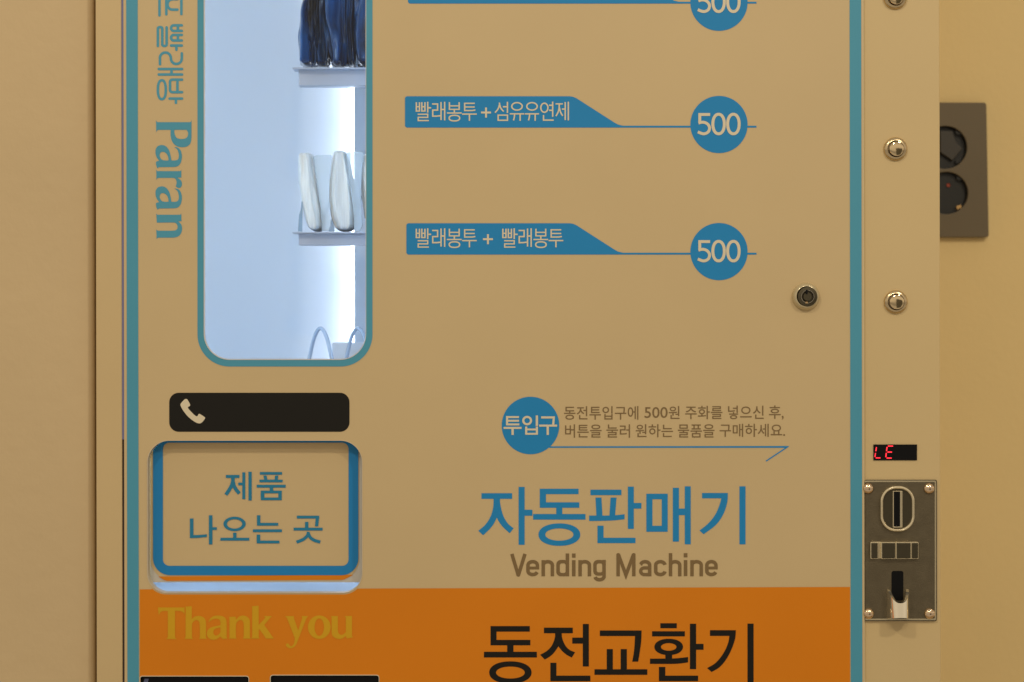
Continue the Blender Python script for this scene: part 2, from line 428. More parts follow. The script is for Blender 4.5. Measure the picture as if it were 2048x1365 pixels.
# ---- packs inside
def lerp_tab(tab, y, k):
    for a, b in zip(tab, tab[1:]):
        if a[0] <= y <= b[0]:
            t = (y-a[0])/(b[0]-a[0]); t = t*t*(3-2*t)*0.5+t*0.5
            return a[k]+(b[k]-a[k])*t
    return tab[-1][k] if y > tab[-1][0] else tab[0][k]
def pack(name, tab, Y, hd, m, parent, amp=0.0015, seed=0, folds=7, expo=2.6, sub=0.0):
    """tab: rows (y_px, left_px, right_px); a bulging upright pack"""
    y0, y1 = tab[0][0], tab[-1][0]; nv, nu = 60, 110; bm = bmesh.new(); rings = []
    for j in range(nv+1):
        y = y0+(y1-y0)*j/nv; L = lerp_tab(tab, y, 1); Rr = lerp_tab(tab, y, 2)
        cx, _, cz = W((L+Rr)/2, y, Y); hw = (Rr-L)/2*S*(D+Y)/D
        e_ = min(1, (j/nv)/0.05, (1-j/nv)/0.025); e_ = math.sqrt(max(0.02, 1-(1-e_)**2))
        rg = []
        for i in range(nu):
            a = 2*math.pi*i/nu; c, s_ = math.cos(a), math.sin(a)
            x = hw*math.copysign(abs(c)**(2/expo), c); yy = hd*math.copysign(abs(s_)**(2/expo), s_)*e_
            ph_ = folds*a+seed+2.2*noise.noise((c*1.5+seed, s_*1.5, j/nv*2.2))
            w = amp*((0.9*math.sin(ph_) if not sub else 1.2-2.0*abs(math.sin(ph_*0.5))**0.7)+(2.2-1.2*sub)*noise.noise((c*1.8+seed, s_*1.8, j/nv*3.0)))
            x = x*e_**0.35; 
            rg.append(bm.verts.new((cx+x+w*c*0.4, Y+yy+w*(1.6 if s_ < 0 else 0.5)*math.copysign(1, s_), cz)))
        rings.append(rg)
    for A, B in zip(rings, rings[1:]):
        for i in range(nu): bm.faces.new([A[i], A[(i+1) % nu], B[(i+1) % nu], B[i]])
    bm.faces.new(rings[0]); bm.faces.new(rings[-1]); bmesh.ops.recalc_face_normals(bm, faces=bm.faces[:])
    me = bpy.data.meshes.new(name); bm.to_mesh(me); bm.free()
    return link(name, me, m, parent, smooth=True)
gn = 'navy plastic packs standing on the upper shelf'
navy = [
 ([(-70, 612, 640), (0, 607, 640), (40, 603, 637), (75, 600, 636), (105, 602, 637), (135, 601, 637)], 0.135, 'leftmost navy plastic pack on the upper shelf, nearest the empty white space'),
 ([(-70, 632, 668), (0, 634, 662), (60, 635, 660), (135, 636, 664)], 0.145, 'second navy plastic pack from the left on the upper shelf, set back and darker'),
 ([(-70, 655, 700), (0, 652, 690), (45, 652, 693), (80, 657, 694), (135, 663, 693)], 0.130, 'third navy plastic pack from the left on the upper shelf, bulging forward'),
 ([(-70, 684, 718), (0, 687, 714), (60, 691, 710), (135, 692, 716)], 0.145, 'fourth navy plastic pack from the left on the upper shelf'),
 ([(-70, 712, 756), (0, 712, 750), (70, 708, 748), (135, 717, 752)], 0.130, 'navy plastic pack at the right end of the upper shelf, beside the window border')]
for i, (tab, Y, lab) in enumerate(navy):
    b = W((tab[-1][1]+tab[-1][2])/2, 135, Y)
    t = thing('plastic_pack', b, lab, 'packet', gn)
    pack('pouch', tab, Y, 0.030 + 0.004*(i % 2), M['navy'], t, 0.0034, seed=i*3.1+1, folds=3)
gt = 'white folded packs standing on the middle shelf'
wht = [
 ([(307, 606, 622), (312, 601, 627), (321, 599.5, 630), (367, 600, 637), (401, 605, 642), (436, 613, 647), (455, 619, 648), (464, 628, 640)], 'leftmost white folded pack on the middle shelf, leaning to the left', (629, 664, 311)),
 ([(303.5, 672, 690), (308, 669, 694), (336, 663, 701), (367, 660, 708), (405, 660, 712), (436, 664, 712), (455, 671, 710), (464, 680, 700)], 'upright white folded pack in the middle of the middle shelf', (694, 727, 304)),
 ([(306, 738, 760), (314, 729, 768), (344, 724, 775), (390, 724, 778), (436, 730, 778), (464, 745, 765)], 'white folded pack at the right end of the middle shelf, mostly hidden', None)]
for i, (tab, lab, wr) in enumerate(wht):
    b = W((tab[-1][1]+tab[-1][2])/2, 464, 0.125)
    t = thing('folded_pack', b, lab, 'packet', gt)
    pack('folded_sheets', tab, 0.120, 0.028, M['tissue'], t, 0.0009, seed=i*2.7+0.5, folds=9, expo=3.2, sub=0.4)
    if wr:
        l, r_, y_ = wr
        nY = 0.094
        plate('plastic_wrap', [sh(smooth([(l-3, y_+3, 1), (l+4, y_, 1), (r_-2, y_-1, 1), (r_, y_+3, 1), (r_-5, 380), (r_-2, 452, 1), (r_-7, 463.5, 1), (l+14, 463.5, 1), (l+13, 430), (l+5, 370)]))], nY, M['wrap'], t, 0.003, bev=0.001)

# ---- delivery hatch
hf = plate('hatch_frame', [sh(rr(293.9, 880.9, 725.1, 1187.1, (44, 44, 40, 40), 14), rr(295.2, 882.0, 724.0, 1185.6, (43, 43, 39, 39), 14))], -0.0006, mat('hatch_lip', (0.66, 0.56, 0.38), 0.4), vm, 0.0125)
FY = 0.0135
flap = plate('hatch_flap', [sh(rr(283, 850, 737, 1165, (20, 20, 8, 8)))], FY, M['acryl'], vm, 0.005)
plate('flap_print', [sh(rr(301, 856, 718.5, 1162.0, (10, 10, 44, 44), 12))], FY-0.0003, M['door'], flap)
plate('orange_strip', [sh([(316.5, 1153.5), (706, 1150.2), (697, 1155), (688, 1159.5), (683, 1160), (334, 1162.2), (328, 1160.5)])], FY-0.0006, M['orange'], flap)
plate('blue_border', [sh(rr(306, 866, 716.8, 1150.8, (34, 34, 34, 34), 12), rr(325.8, 885.8, 697.2, 1132.2, (13, 13, 13, 13), 8))], FY-0.0009, M['blue2'], flap)
k = 3.4133; g = []
g += [rect(928, 650, 1020, 670)]
g += stroke(curve_pts([(976, 668), (974, 700), (960, 735), (928, 785)]), 24) + stroke(curve_pts([(978, 700), (984, 725), (998, 750), (1020, 776)]), 24)
g += [rect(1012, 702, 1042, 720), rect(1040, 632, 1060, 815), rect(1082, 628, 1104, 824)]
g += [rect(1160, 630, 1311, 648), sh([(1184, 654), (1206, 654), (1211, 684), (1190, 684)]), sh([(1264, 654), (1286, 654), (1281, 684), (1260, 684)]), rect(1157, 682, 1315, 700), rect(1138, 717, 1336, 736), rect(1227, 735, 1250, 758),
      sh([(1166, 757), (1309, 757), (1309, 822), (1166, 822)], [(1190, 775), (1286, 775), (1286, 804), (1190, 804)])]
g += [rect(682, 947, 706, 1078), sh([(682, 1061), (740, 1060), (798, 1055), (798, 1073), (740, 1079), (682, 1081)]), rect(812, 925, 836, 1124), rect(835, 1007, 866, 1025)]
g += [ring(987, 984, 76, 49, 24, 17), rect(977, 1044, 1000, 1080), rect(890, 1079, 1087, 1098)]
g += [rect(1140, 925, 1163, 996), rect(1141, 977, 1285, 996), rect(1112, 1021, 1310, 1040), rect(1138, 1057, 1162, 1117), rect(1139, 1098, 1293, 1117)]
g += [rect(1412, 928, 1565, 947), sh([(1542, 929), (1565, 929), (1558, 1000), (1536, 1000)]), rect(1468, 970, 1491, 1012), rect(1390, 1010, 1588, 1029)]
g += stroke(curve_pts([(1490, 1038), (1486, 1060), (1458, 1088), (1410, 1109)]), 21) + stroke(curve_pts([(1491, 1050), (1503, 1075), (1530, 1095), (1572, 1108)]), 21)
plate('lettering', view(g, 180, 760, k), FY-0.0009, mat('teal_blue_print', (0.016, 0.215, 0.38), 0.45, spec=0.35), flap)

# ---- phone sticker
ps = plate('phone_sticker', [sh(rr(338.5, 786, 699, 864, 19, 10))], T, M['black'], vm)
ph = smooth([(657, 131), (666, 137), (683, 168), (681, 179), (668, 190), (690, 218), (727, 250), (742, 234), (752, 235), (782, 255), (785, 264), (765, 290), (745, 298), (715, 287), (670, 252), (635, 208), (618, 175), (623, 158), (645, 135)], 4)
plate('handset_icon', view([sh(ph)], 180, 760, k), T2, M['cut'], ps)

# ---- price banners
def g_laundry():
    w = 34; g = []
    for x in (0, 132): g += [vl(213+x, 180, 408, w), vl(288+x, 180, 408, w), hl(213+x, 288+x, 290, w-4), hl(213+x, 288+x, 393, w-4)]
    g += [vl(487, 170, 430, w), hl(487, 570, 315, w)]
    g += stroke([(245, 470), (487, 470), (487, 545), (258, 545), (258, 622), (515, 622)], w-3)
    g += stroke([(592, 223), (725, 223), (725, 370), (608, 370), (608, 516), (700, 515), (795, 505)], w)
    g += [vl(808, 175, 610, w), hl(808, 895, 355, w), vl(895, 170, 618, w)]
    g += [vl(1010, 180, 366, w), vl(1245, 180, 366, w), hl(1010, 1245, 268, w-4), hl(1010, 1245, 352, w-4), vl(1128, 360, 430, w), hl(950, 1305, 440, w-2), ring(1130, 563, 143, 83, 34, 32, 2.3)]
    g += stroke([(1620, 207), (1377, 207), (1377, 381), (1560, 380), (1635, 368)], w-2) + [hl(1377, 1620, 295, w-3), hl(1315, 1668, 466, w-2), vl(1492, 466, 628, w)]
    return g
plus = [hl(1772, 2012, 428, 46), vl(1892, 308, 550, 46)]
w = 34
soft = stroke(curve_pts([(228, 188), (226, 250), (192, 345), (122, 430)]), w) + stroke(curve_pts([(232, 240), (268, 335), (330, 402)]), w)
soft += [vl(420, 170, 440, w), hl(310, 420, 290, w), sh([(180, 476), (437, 476), (437, 631), (180, 631)], [(213, 507), (404, 507), (404, 599), (213, 599)])]
for dx in (0, 362):
    soft += [ring(650+dx, 280, 143, 106, 35, 33), hl(475+dx, 822+dx-2*(dx > 0), 460, w-2), vl(726+dx, 465, 628, w)] + stroke(curve_pts([(592+dx, 462), (585+dx, 540), (566+dx, 618)]), w)
soft += [ring(1310, 313, 103, 126, 35, 34), hl(1422, 1510, 253, w), hl(1422, 1510, 375, w), vl(1510, 165, 532, w)] + stroke([(1290, 490), (1290, 611), (1535, 611)], w)
soft += [hl(1580, 1757, 220, w-2), hl(1732, 1812, 345, w), vl(1812, 175, 610, w), vl(1887, 168, 618, w)] + stroke(curve_pts([(1669, 225), (1664, 330), (1640, 420), (1588, 515)]), w) + stroke(curve_pts([(1672, 310), (1700, 420), (1752, 508)]), w)
def digits():
    g = stroke([(490, 482), (288, 482), (288, 638)] , 56)
    g += stroke(curve_pts([(262, 650), (330, 633), (400, 643), (455, 685), (478, 745), (460, 812), (408, 850), (345, 857), (250, 822)]), 56)
    for cx in (655, 944): g.append(ring(cx, 668, 141, 219, 58, 57, 2.15))
    return g
def banner(left, top, bot, sx, slope_top, slope_end, lett, cy):
    m1 = stroke(curve_pts([(slope_top-4, top), (slope_top+8, top+1.5), (slope_end-25, bot-17), (slope_end-8, bot-6)]), 0.1)
    shape = [(left, top+4), (left+1.2, top+1.2), (left+4, top)] + [(slope_top, top), (slope_top+7, top+1), (slope_top+14, top+4), (slope_end-12, bot-10.5), (slope_end-4, bot-6), (slope_end+6, bot-3.6), (1513, bot-3.6), (1513, bot), (left+4, bot), (left+1.2, bot-1.2), (left, bot-4)]
    b = plate('price_banner', [sh(shape), sh(ell(1438, cy, 57.2, 57.2, 72))], T, M['blue'], vm)
    if lett: plate('lettering', lett, T2, M['cut'], b)
    plate('price_digits', view(digits(), 1370, 180, 9.75, 0, cy-249.5), T2, M['cut'], b)
    return b
K = 12.047
banner(810, 193, 255.6, 0, 1139, 1240, view(g_laundry()+plus, 815, 190, K) + view(soft, 980, 190, K), 249.5)
banner(812.8, 447, 509.6, 0, 1139, 1240, view(g_laundry(), 815, 190, K, 0, 253) + view(plus, 815, 190, K, 3.8, 253.3) + view(g_laundry(), 815, 190, K, 173, 253), 503.7)
banner(816, -54, 7.6, 0, 1250, 1352, None, 5.0)

# ---- coin slot note
k = 10.92; w = 46
cs = plate('coin_note', [sh(ell(1061, 851.5, 57.5, 57.5, 72)), sh([(1098, 893.2), (1577.5, 892.6), (1577.5, 894.2), (1574, 896), (1095, 896)])] + stroke([(1576, 893.6), (1532, 922.8)], 2.4), T, M['blue'], vm)
g = [vl(209, 465, 668, w)] + [hl(209, 470, y, 42) for y in (487, 568)] + [hl(209, 477, 648, 42), hl(133, 525, 724, 44), vl(330, 724, 877, 50)]
g += [ring(647, 564, 108, 103, 48, 46), vl(860, 452, 682, 50), vl(626, 695, 872, 46), vl(860, 695, 872, 46), hl(626, 860, 758, 40), hl(626, 860, 853, 40)]
g += stroke([(953, 495), (1230, 495), (1216, 660)], 46) + [hl(910, 1302, 674, 44), vl(1097, 674, 877, 50)]
plate('lettering', view(g, 995, 790, k), T2, M['cut'], cs)

def font_shapes_mesh(words, name, m, parent, Y, weight=0.0):
    """builtin-font words fitted to pixel boxes, joined in one flat mesh"""
    bm = bmesh.new()
    for txt, x0, y0, x1, y1 in words:
        c = bpy.data.curves.new('note', 'FONT'); c.body = txt; c.offset = weight; c.resolution_u = 4
        o = bpy.data.objects.new('note', c); col.objects.link(o)
        dg = bpy.context.evaluated_depsgraph_get(); dg.update()
        me = bpy.data.meshes.new_from_object(o.evaluated_get(dg))
        xs = [v.co.x for v in me.vertices]; ys = [v.co.y for v in me.vertices]
        ax, bx, ay, by = min(xs), max(xs), min(ys), max(ys)
        vv = [bm.verts.new(W(x0+(v.co.x-ax)/(bx-ax)*(x1-x0), y1-(v.co.y-ay)/(by-ay)*(y1-y0), Y)) for v in me.vertices]
        for p in me.polygons:
            try:
                f = bm.faces.new([vv[i] for i in p.vertices]); f.normal_update()
                if f.normal.y > 0: f.normal_flip()
            except ValueError: pass
        bpy.data.objects.remove(o); bpy.data.curves.remove(c); bpy.data.meshes.remove(me)
    me = bpy.data.meshes.new(name); bm.to_mesh(me); bm.free()
    return link(name, me, m, parent)
words = [('동전투입구에', 1128.1, 812.8, 1276.7, 839.8), ('500', 1289, 814.5, 1335.2, 836.3), ('원', 1337.5, 812.6, 1359.1, 838.3), ('주화를', 1370.4, 812.1, 1444.8, 838.7), ('넣으신', 1456.1, 811.7, 1527.5, 838.7), ('후', 1538.1, 811.4, 1561.4, 838.0), (',', 1563.6, 832, 1567.3, 839.6),
 ('버튼을', 1130.1, 849.1, 1203.1, 875.8), ('눌러', 1212.7, 849.1, 1260, 875.8), ('원하는', 1271.4, 848.9, 1346, 875), ('물품을', 1355.8, 849, 1429.1, 875.4), ('구매하세요', 1439.1, 848, 1564.4, 874.2), ('.', 1566.4, 868.6, 1570.2, 872.2)]
font_shapes_mesh(words, 'instruction_lettering', M['brown'], vm, T, 0.004)

# ---- large titles
g = [rect(157, 184, 575, 260), sh(smooth([(322, 259, 1), (410, 259, 1), (413, 330), (450, 480), (515, 595), (596, 662, 1), (543, 730, 1), (455, 650), (400, 580), (366, 515, 1), (325, 600), (262, 680), (180, 757, 1), (113, 697, 1), (205, 618), (275, 515), (312, 405), (322, 320)])),
     rect(664, 98, 746, 888), rect(745, 410, 852, 491), rect(953, 123, 1482, 196), rect(953, 190, 1037, 382), rect(953, 308, 1492, 382), rect(1178, 380, 1260, 470), rect(862, 468, 1577, 544),
     sh(ell(1220, 749, 285, 153, p=2.15), ell(1220, 748, 192, 84, p=2.05))]
T1 = view(g, 940, 960, 6.827)
g = [rect(664, 660, 868, 696), sh([(697, 712), (736, 712), (743, 832), (703, 832)]), sh([(797, 712), (836, 712), (826, 832), (789, 832)]), sh(smooth([(655, 831, 1), (780, 831), (840, 828), (889, 822, 1), (889, 855, 1), (800, 864), (655, 867, 1)])),
     rect(911, 640, 950, 919), rect(949, 748, 1000, 785), rect(710, 898, 750, 1013), rect(711, 978, 961, 1013),
     sh([(1033, 687), (1174, 687), (1174, 938), (1033, 938)], [(1073, 723), (1135, 723), (1135, 899), (1073, 899)]), rect(1208, 648, 1248, 1003), rect(1247, 785, 1288, 828), rect(1287, 638, 1326, 1021),
     rect(1401, 682, 1560, 717), sh(smooth([(1526, 683, 1), (1571, 682, 1), (1567, 745), (1540, 825), (1490, 895), (1411, 954, 1), (1384, 930, 1), (1442, 883), (1488, 825), (1515, 765), (1528, 717)])), rect(1648, 638, 1688, 1021)]
T1 += view(g, 980, 780, 3.303)
plate('title_lettering', T1, T, M['blue'], vm, label='large blue Korean title lettering on the cream panel')
k = 7.062
g = [rect(220, 160, 774, 238), rect(220, 230, 304, 360), rect(220, 355, 782, 431), rect(455, 430, 543, 525), rect(127, 523, 874, 603), sh(ell(500, 815, 299, 157, p=2.15), ell(500, 816, 203, 85, p=2.05)),
     rect(974, 182, 1381, 261), sh(smooth([(1131, 260, 1), (1225, 260, 1), (1232, 330), (1270, 425), (1330, 492), (1413, 530, 1), (1367, 604, 1), (1295, 565), (1230, 510), (1178, 445, 1), (1120, 530), (1060, 588), (985, 632, 1), (921, 564, 1), (1010, 515), (1075, 450), (1115, 370), (1130, 310)])),
     rect(1523, 130, 1608, 730), rect(1374, 323, 1525, 407), rect(1065, 678, 1150, 938), rect(1066, 860, 1630, 938), rect(1861, 485, 1947, 772)]
T3 = view(g, 950, 1230, k)
g = [rect(-284, 222, 300, 300), sh(smooth([(215, 223, 1), (305, 222, 1), (297, 400), (257, 662, 1), (173, 662, 1), (200, 500), (212, 300)])), rect(10, 485, 97, 772), rect(-360, 770, 386, 848),
     rect(570, 120, 802, 190), rect(453, 233, 916, 305), sh(ell(688, 454, 202, 115, p=2.1), ell(688, 454, 110, 54)), rect(641, 555, 736, 622), sh(smooth([(424, 620, 1), (736, 617), (850, 610), (962, 597, 1), (962, 672, 1), (850, 688), (720, 694), (424, 693, 1)])),
     rect(988, 127, 1075, 768), rect(1074, 411, 1180, 494), rect(550, 737, 640, 937), rect(551, 860, 1103, 937),
     rect(1271, 218, 1600, 298), sh(smooth([(1545, 219, 1), (1637, 218, 1), (1625, 340), (1570, 500), (1490, 645), (1400, 745), (1293, 808, 1), (1231, 753, 1), (1340, 688), (1430, 590), (1500, 470), (1535, 370), (1544, 298)])), rect(1801, 125, 1887, 1060)]
T3 += view(g, 1240, 1230, k)
plate('title_lettering', T3, T2, M['black'], vm, label='large black Korean title lettering on the orange panel')

# "Vending Machine"
w = 32; g = []
def n_(x0, x1, top=134, bot=270, y0=120): return [vl(x0, y0, bot, w)] + stroke([(x0, 168)] + arc((x0+x1)/2, 166, (x1-x0)/2, 32, 180, 360, 12)[1:-1] + [(x1, 168), (x1, bot)], w)
def e_(x0, x1):
    c = (x0+x1)/2; r = (x1-x0)/2
    return stroke([(x1, 206), (x1, 170)] + arc(c, 168, r, 34, 0, -180, 12) + [(x0, 218)] + arc(c, 220, r, 34, 180, 20, 12), w) + [hl(x0, x1+16, 193, 26)]
g += stroke([(64, 62), (124, 262)], w) + stroke([(186, 62), (124, 262)], w) + [sh(ell(124, 259, 17, 14, 20))]
g += e_(214, 302) + n_(356, 441)
g += [sh(rr(478, 118, 590, 270, 42, 8), rr(510, 149, 566, 240, 20, 8)), vl(581, 58, 270, w)]
g += [vl(640, 120, 270, 33), rect(624, 58, 657, 97)] + n_(699, 786)
g += [sh(rr(822, 118, 930, 264, 42, 8), rr(853, 149, 908, 234, 20, 8))] + stroke([(922, 118), (922, 270)] + arc(880, 272, 42, 30, 0, 170, 12), w)
g += [vl(1053, 66, 270, w), vl(1199, 66, 270, w)] + stroke([(1056, 68), (1126, 258), (1196, 68)], w) + [sh(ell(1054, 68, 17, 14, 20)), sh(ell(1198, 68, 17, 14, 20))]
g += stroke([(1262, 162)] + arc(1305, 166, 42, 32, 190, 360, 12) + [(1347, 270)], w) + stroke([(1347, 192), (1298, 192)] + arc(1298, 223, 35, 31, 270, 90, 12) + [(1347, 254)], w-2)
g += stroke(arc(1446, 166, 43, 32, -5, -180, 12) + [(1403, 220)] + arc(1446, 222, 43, 32, 180, 5, 12), w)
g += n_(1541, 1627, y0=55) + [vl(1681, 120, 268, 33), rect(1664, 55, 1698, 94)] + n_(1741, 1827) + e_(1879, 1964)
plate('subtitle_lettering', view(g, 1010, 1095, 4.6545), T, M['brown'], vm)

# side lettering, rotated strip
w = 30; g = []
st = lambda p, ww=w: stroke(p, ww, 'round')
g += st([(172, -60), (172, 185)]) + st([(253, -60), (253, 172)]) + st([(432, -60), (432, 170)])
g += st([(385, 117), (325, 117)] + arc(325, 55, 58, 62, 90, 270, 12) + [(385, -8)])
g += st([(153, 548), (153, 352)] + arc(179, 340, 26, 16, 180, 360, 8) + [(205, 530)] + arc(231, 532, 26, 16, 180, 0, 8) + [(257, 328)])
for y in (303, 417): g += st([(437, y), (340, y)] + arc(340, y+33, 30, 33, 270, 90, 10) + [(437, y+66)]) + [vl(390, y, y+66, w)]
g += st([(310, 543), (437, 543)]) + st([(373, 543), (373, 594)])
g += st([(178, 765), (178, 695)] + arc(242, 692, 65, 66, 180, 360, 12) + arc(372, 696, 65, 66, 180, 0, 12)[1:] + [(437, 636)])
g += st([(163, 822), (440, 822)]) + st([(163, 887), (440, 887)]) + [vl(315, 822, 887, w)]
g += [ring(200, 1068, 62, 127, 30, 30, 2.3)]
g += st([(440, 948), (325, 948)] + arc(325, 975, 28, 27, 270, 180, 6) + arc(325, 1070, 28, 27, 180, 90, 6) + [(440, 1097)]) + [vl(385, 948, 1097, w)]
g += st([(292, 1173), (440, 1173)]) + st([(367, 1173), (367, 1224)])
SL = view(g, 290, 0, 5.936)
def a_rot(dy):
    o = [(255, 340, 1), (292, 345), (320, 372), (333, 415), (334, 455), (322, 505), (295, 537), (258, 548, 1), (95, 550, 1), (86, 556), (85, 567, 1), (70, 545), (63, 515), (66, 492), (97, 483, 1), (70, 445), (58, 400), (62, 358), (85, 328), (125, 318), (165, 330), (195, 365), (212, 410), (225, 480, 1), (272, 479), (297, 462), (303, 425), (296, 385), (280, 358)]
    h = [(195, 479, 1), (190, 440), (170, 405), (140, 389), (113, 395), (102, 422), (108, 450), (125, 472), (155, 480)]
    f = lambda l: [(p[0], p[1]+dy) + tuple(p[2:]) for p in l]
    return sh(smooth(f(o)), smooth(f(h)))
g = [sh(smooth([(63, 54, 1), (72, 74), (90, 78, 1), (412, 78, 1), (428, 73), (436, 54, 1), (436, 235, 1), (425, 298), (388, 332), (335, 340), (278, 327), (235, 285), (217, 220), (217, 158, 1), (90, 158, 1), (74, 166), (66, 187, 1)]),
        smooth([(255, 158, 1), (385, 158, 1), (400, 190), (395, 225), (370, 249), (322, 255), (282, 243), (262, 213), (256, 185)])),
     a_rot(0), a_rot(434),
     sh(smooth([(66, 575, 1), (75, 592, 1), (315, 592, 1), (322, 586), (328, 577, 1), (330, 659, 1), (284, 660, 1), (316, 680), (333, 710), (333, 745), (315, 767), (290, 765), (272, 748), (279, 722), (278, 694), (262, 668), (235, 662, 1), (92, 662, 1), (76, 668), (68, 685, 1)])),
     sh(smooth([(66, 1035, 1), (76, 1050, 1), (312, 1050, 1), (322, 1045), (328, 1035, 1), (331, 1117, 1), (296, 1118, 1), (326, 1150), (337, 1195), (325, 1245), (295, 1277), (250, 1290, 1), (85, 1290, 1), (78, 1296), (70, 1307, 1), (66, 1203, 1), (75, 1214), (92, 1218, 1), (235, 1218, 1), (270, 1212), (289, 1190), (287, 1160), (270, 1137), (240, 1131, 1), (92, 1132, 1), (72, 1133, 1)]))]
SL += view(g, 300, 230, 5.25)
plate('side_lettering', SL, T, M['teal'], vm)

# "Thank you"
g = [sh(smooth([(148, 190, 1), (645, 190, 1), (642, 322, 1), (622, 285), (570, 258), (466, 252, 1), (466, 735, 1), (478, 762), (505, 778, 1), (290, 778, 1), (320, 762), (332, 735, 1), (332, 255, 1), (245, 256), (195, 278), (165, 335, 1)])),
     sh(smooth([(655, 175, 1), (778, 168, 1), (778, 405, 1), (835, 360), (905, 345), (980, 365), (1025, 410), (1042, 485), (1042, 740, 1), (1060, 775, 1), (912, 775, 1), (930, 740, 1), (925, 510), (905, 445), (860, 425), (812, 452), (783, 515), (783, 745, 1), (800, 775, 1), (645, 775, 1), (662, 740, 1), (665, 190, 1)])),
     sh(smooth([(1085, 470, 1), (1120, 400), (1180, 352), (1260, 340), (1350, 352), (1410, 400), (1425, 485), (1425, 735, 1), (1440, 768, 1), (1352, 778, 1), (1310, 730, 1), (1250, 775), (1170, 792), (1090, 760), (1058, 690), (1078, 610), (1140, 560), (1220, 538), (1312, 520, 1), (1312, 460), (1290, 415), (1235, 400), (1160, 415)]),
        smooth([(1312, 565, 1), (1230, 582), (1187, 620), (1182, 670), (1215, 712), (1270, 700), (1312, 650, 1)])),
     sh(smooth([(1465, 365, 1), (1595, 360, 1), (1600, 420, 1), (1655, 362), (1730, 340), (1800, 358), (1850, 410), (1860, 485), (1860, 745, 1), (1885, 770, 1), (1730, 770, 1), (1745, 740, 1), (1745, 515), (1730, 448), (1685, 422), (1632, 450), (1600, 520), (1600, 745, 1), (1615, 770, 1), (1465, 770, 1), (1480, 745, 1), (1480, 385, 1)]))]
TY = view(g, 300, 1195, 9.309)
g = [sh(smooth([(30, 170, 1), (160, 155, 1), (163, 515, 1), (288, 380, 1), (260, 350, 1), (412, 350, 1), (375, 385, 1), (265, 515, 1), (420, 735, 1), (445, 768, 1), (290, 768, 1), (280, 740, 1), (175, 595, 1), (163, 602, 1), (163, 740, 1), (180, 768, 1), (25, 768, 1), (42, 740, 1), (42, 185, 1)])),
     sh(smooth([(655, 350, 1), (820, 350, 1), (815, 375, 1), (897, 620, 1), (975, 385, 1), (960, 350, 1), (1082, 350, 1), (1050, 395, 1), (900, 780, 1), (868, 862), (820, 925), (750, 950), (690, 925), (668, 890), (685, 862), (720, 865), (740, 895), (765, 914), (800, 890), (825, 840), (835, 762, 1), (690, 390, 1)])),
     sh(ell(1290, 557, 211, 219), ell(1290, 557, 88, 163)),
     sh(smooth([(1510, 350, 1), (1635, 350, 1), (1635, 600, 1), (1648, 665), (1690, 698), (1740, 688), (1785, 650, 1), (1785, 380, 1), (1765, 350, 1), (1898, 348, 1), (1898, 720, 1), (1918, 745, 1), (1800, 768, 1), (1785, 718, 1), (1730, 762), (1660, 778), (1580, 755), (1530, 700), (1520, 610, 1), (1520, 375, 1)]))]
TY += view(g, 500, 1195, 9.309)
plate('thanks_lettering', TY, T2, M['olive'], vm)

# ---- bill slots at the lower edge
for (x0, x1, y0, lab) in ((279.5, 497.5, 1353, 'black bill slot at the lower left with a small pale mark'), (540.5, 758, 1351, 'plain black bill slot')):
    b = plate('bill_slot', [sh(rr(x0+1, y0+1, x1-1, 1439, 5, 4))], 0.006, M['dark'], vm, 0.02, lab)
    plate('slot_rim', [sh(rr(x0-0.6, y0-0.9, x1+0.6, 1440.6, 5.5, 4), rr(x0+0.4, y0+0.4, x1-0.4, 1439.6, 5, 4))], -0.0008, M['cut'], b, 0.004)
    if x0 < 300: plate('indicator', [sh([(289, 1358), (297.5, 1358), (295.5, 1366), (287, 1366)])], 0.0055, mat('pale_blue_lens', (0.16, 0.19, 0.36), 0.3), b)

# ---- door lock
lk = lathe('door_lock', [(28, 0), (27.4, -0.0022), (26, -0.0042), (22.5, -0.0062), (20.6, -0.0066), (20.2, -0.0066), (20.2, -0.003)], 1611.5, 593.5, 0.0, M['lockwhite'], vm)
lathe('lock_ring', [(20.1, -0.003), (20.0, -0.0066), (19.0, -0.0074), (13.6, -0.0076), (13.2, -0.0070), (13.2, -0.0035), (0, -0.0035)], 1613, 594, 0, M['gun'], lk)
lathe('lock_ring', [(13.3, -0.0074), (13.0, -0.0081), (12.4, -0.0081), (12.1, -0.0072)], 1613, 594, 0, M['chrome'], lk)
lathe('lock_core', [(9.0, -0.0030), (9.0, -0.0070), (8.4, -0.0074), (0, -0.0074)], 1613, 594, 0, M['gun'], lk)
plate('key_notch', [rect(1611.6, 580.5, 1615.4, 588.5)], -0.0084, M['dark'], lk, 0.001)
plate('key_notch', [rect(1610.8, 604, 1615.6, 607.4)], -0.0080, M['brass'], lk, 0.001)

# ---- push buttons on the strip (strip face at y=0.010)
SY = 0.0040
bx = 1790.5
def button():
    o = lathe('push_button', [(23.4, 0), (23.4, -0.0016), (22.6, -0.0024), (19.2, -0.0034), (16.8, -0.0036), (16.3, -0.0032), (16.3, -0.0010), (0, -0.0010)], bx, 298.5, SY, M['brassy2'], vm)
    lathe('button_cap', [(14.9, -0.0012), (14.9, -0.0040), (14.4, -0.0046), (13.2, -0.0048), (10, -0.0050), (7, -0.0051), (4, -0.00515), (0, -0.00517)], bx+1.2, 298.8, SY, M['brassy'], o)
    lathe('button_gap', [(16.2, -0.0014), (15.0, -0.0014)], bx+0.5, 298.6, SY, M['dark'], o)
    return o
b0 = button()
for dyp in (604.3-298.5, -302.5, 604.3+306-298.5-5000):
    if dyp < -3000: continue
    off = Vector((0, 0, -dyp*S*(D+SY)/D))
    c = b0.copy(); col.objects.link(c); c.location = b0.location + off
    for ch in b0.children:
        d = ch.copy(); col.objects.link(d); d.parent = c

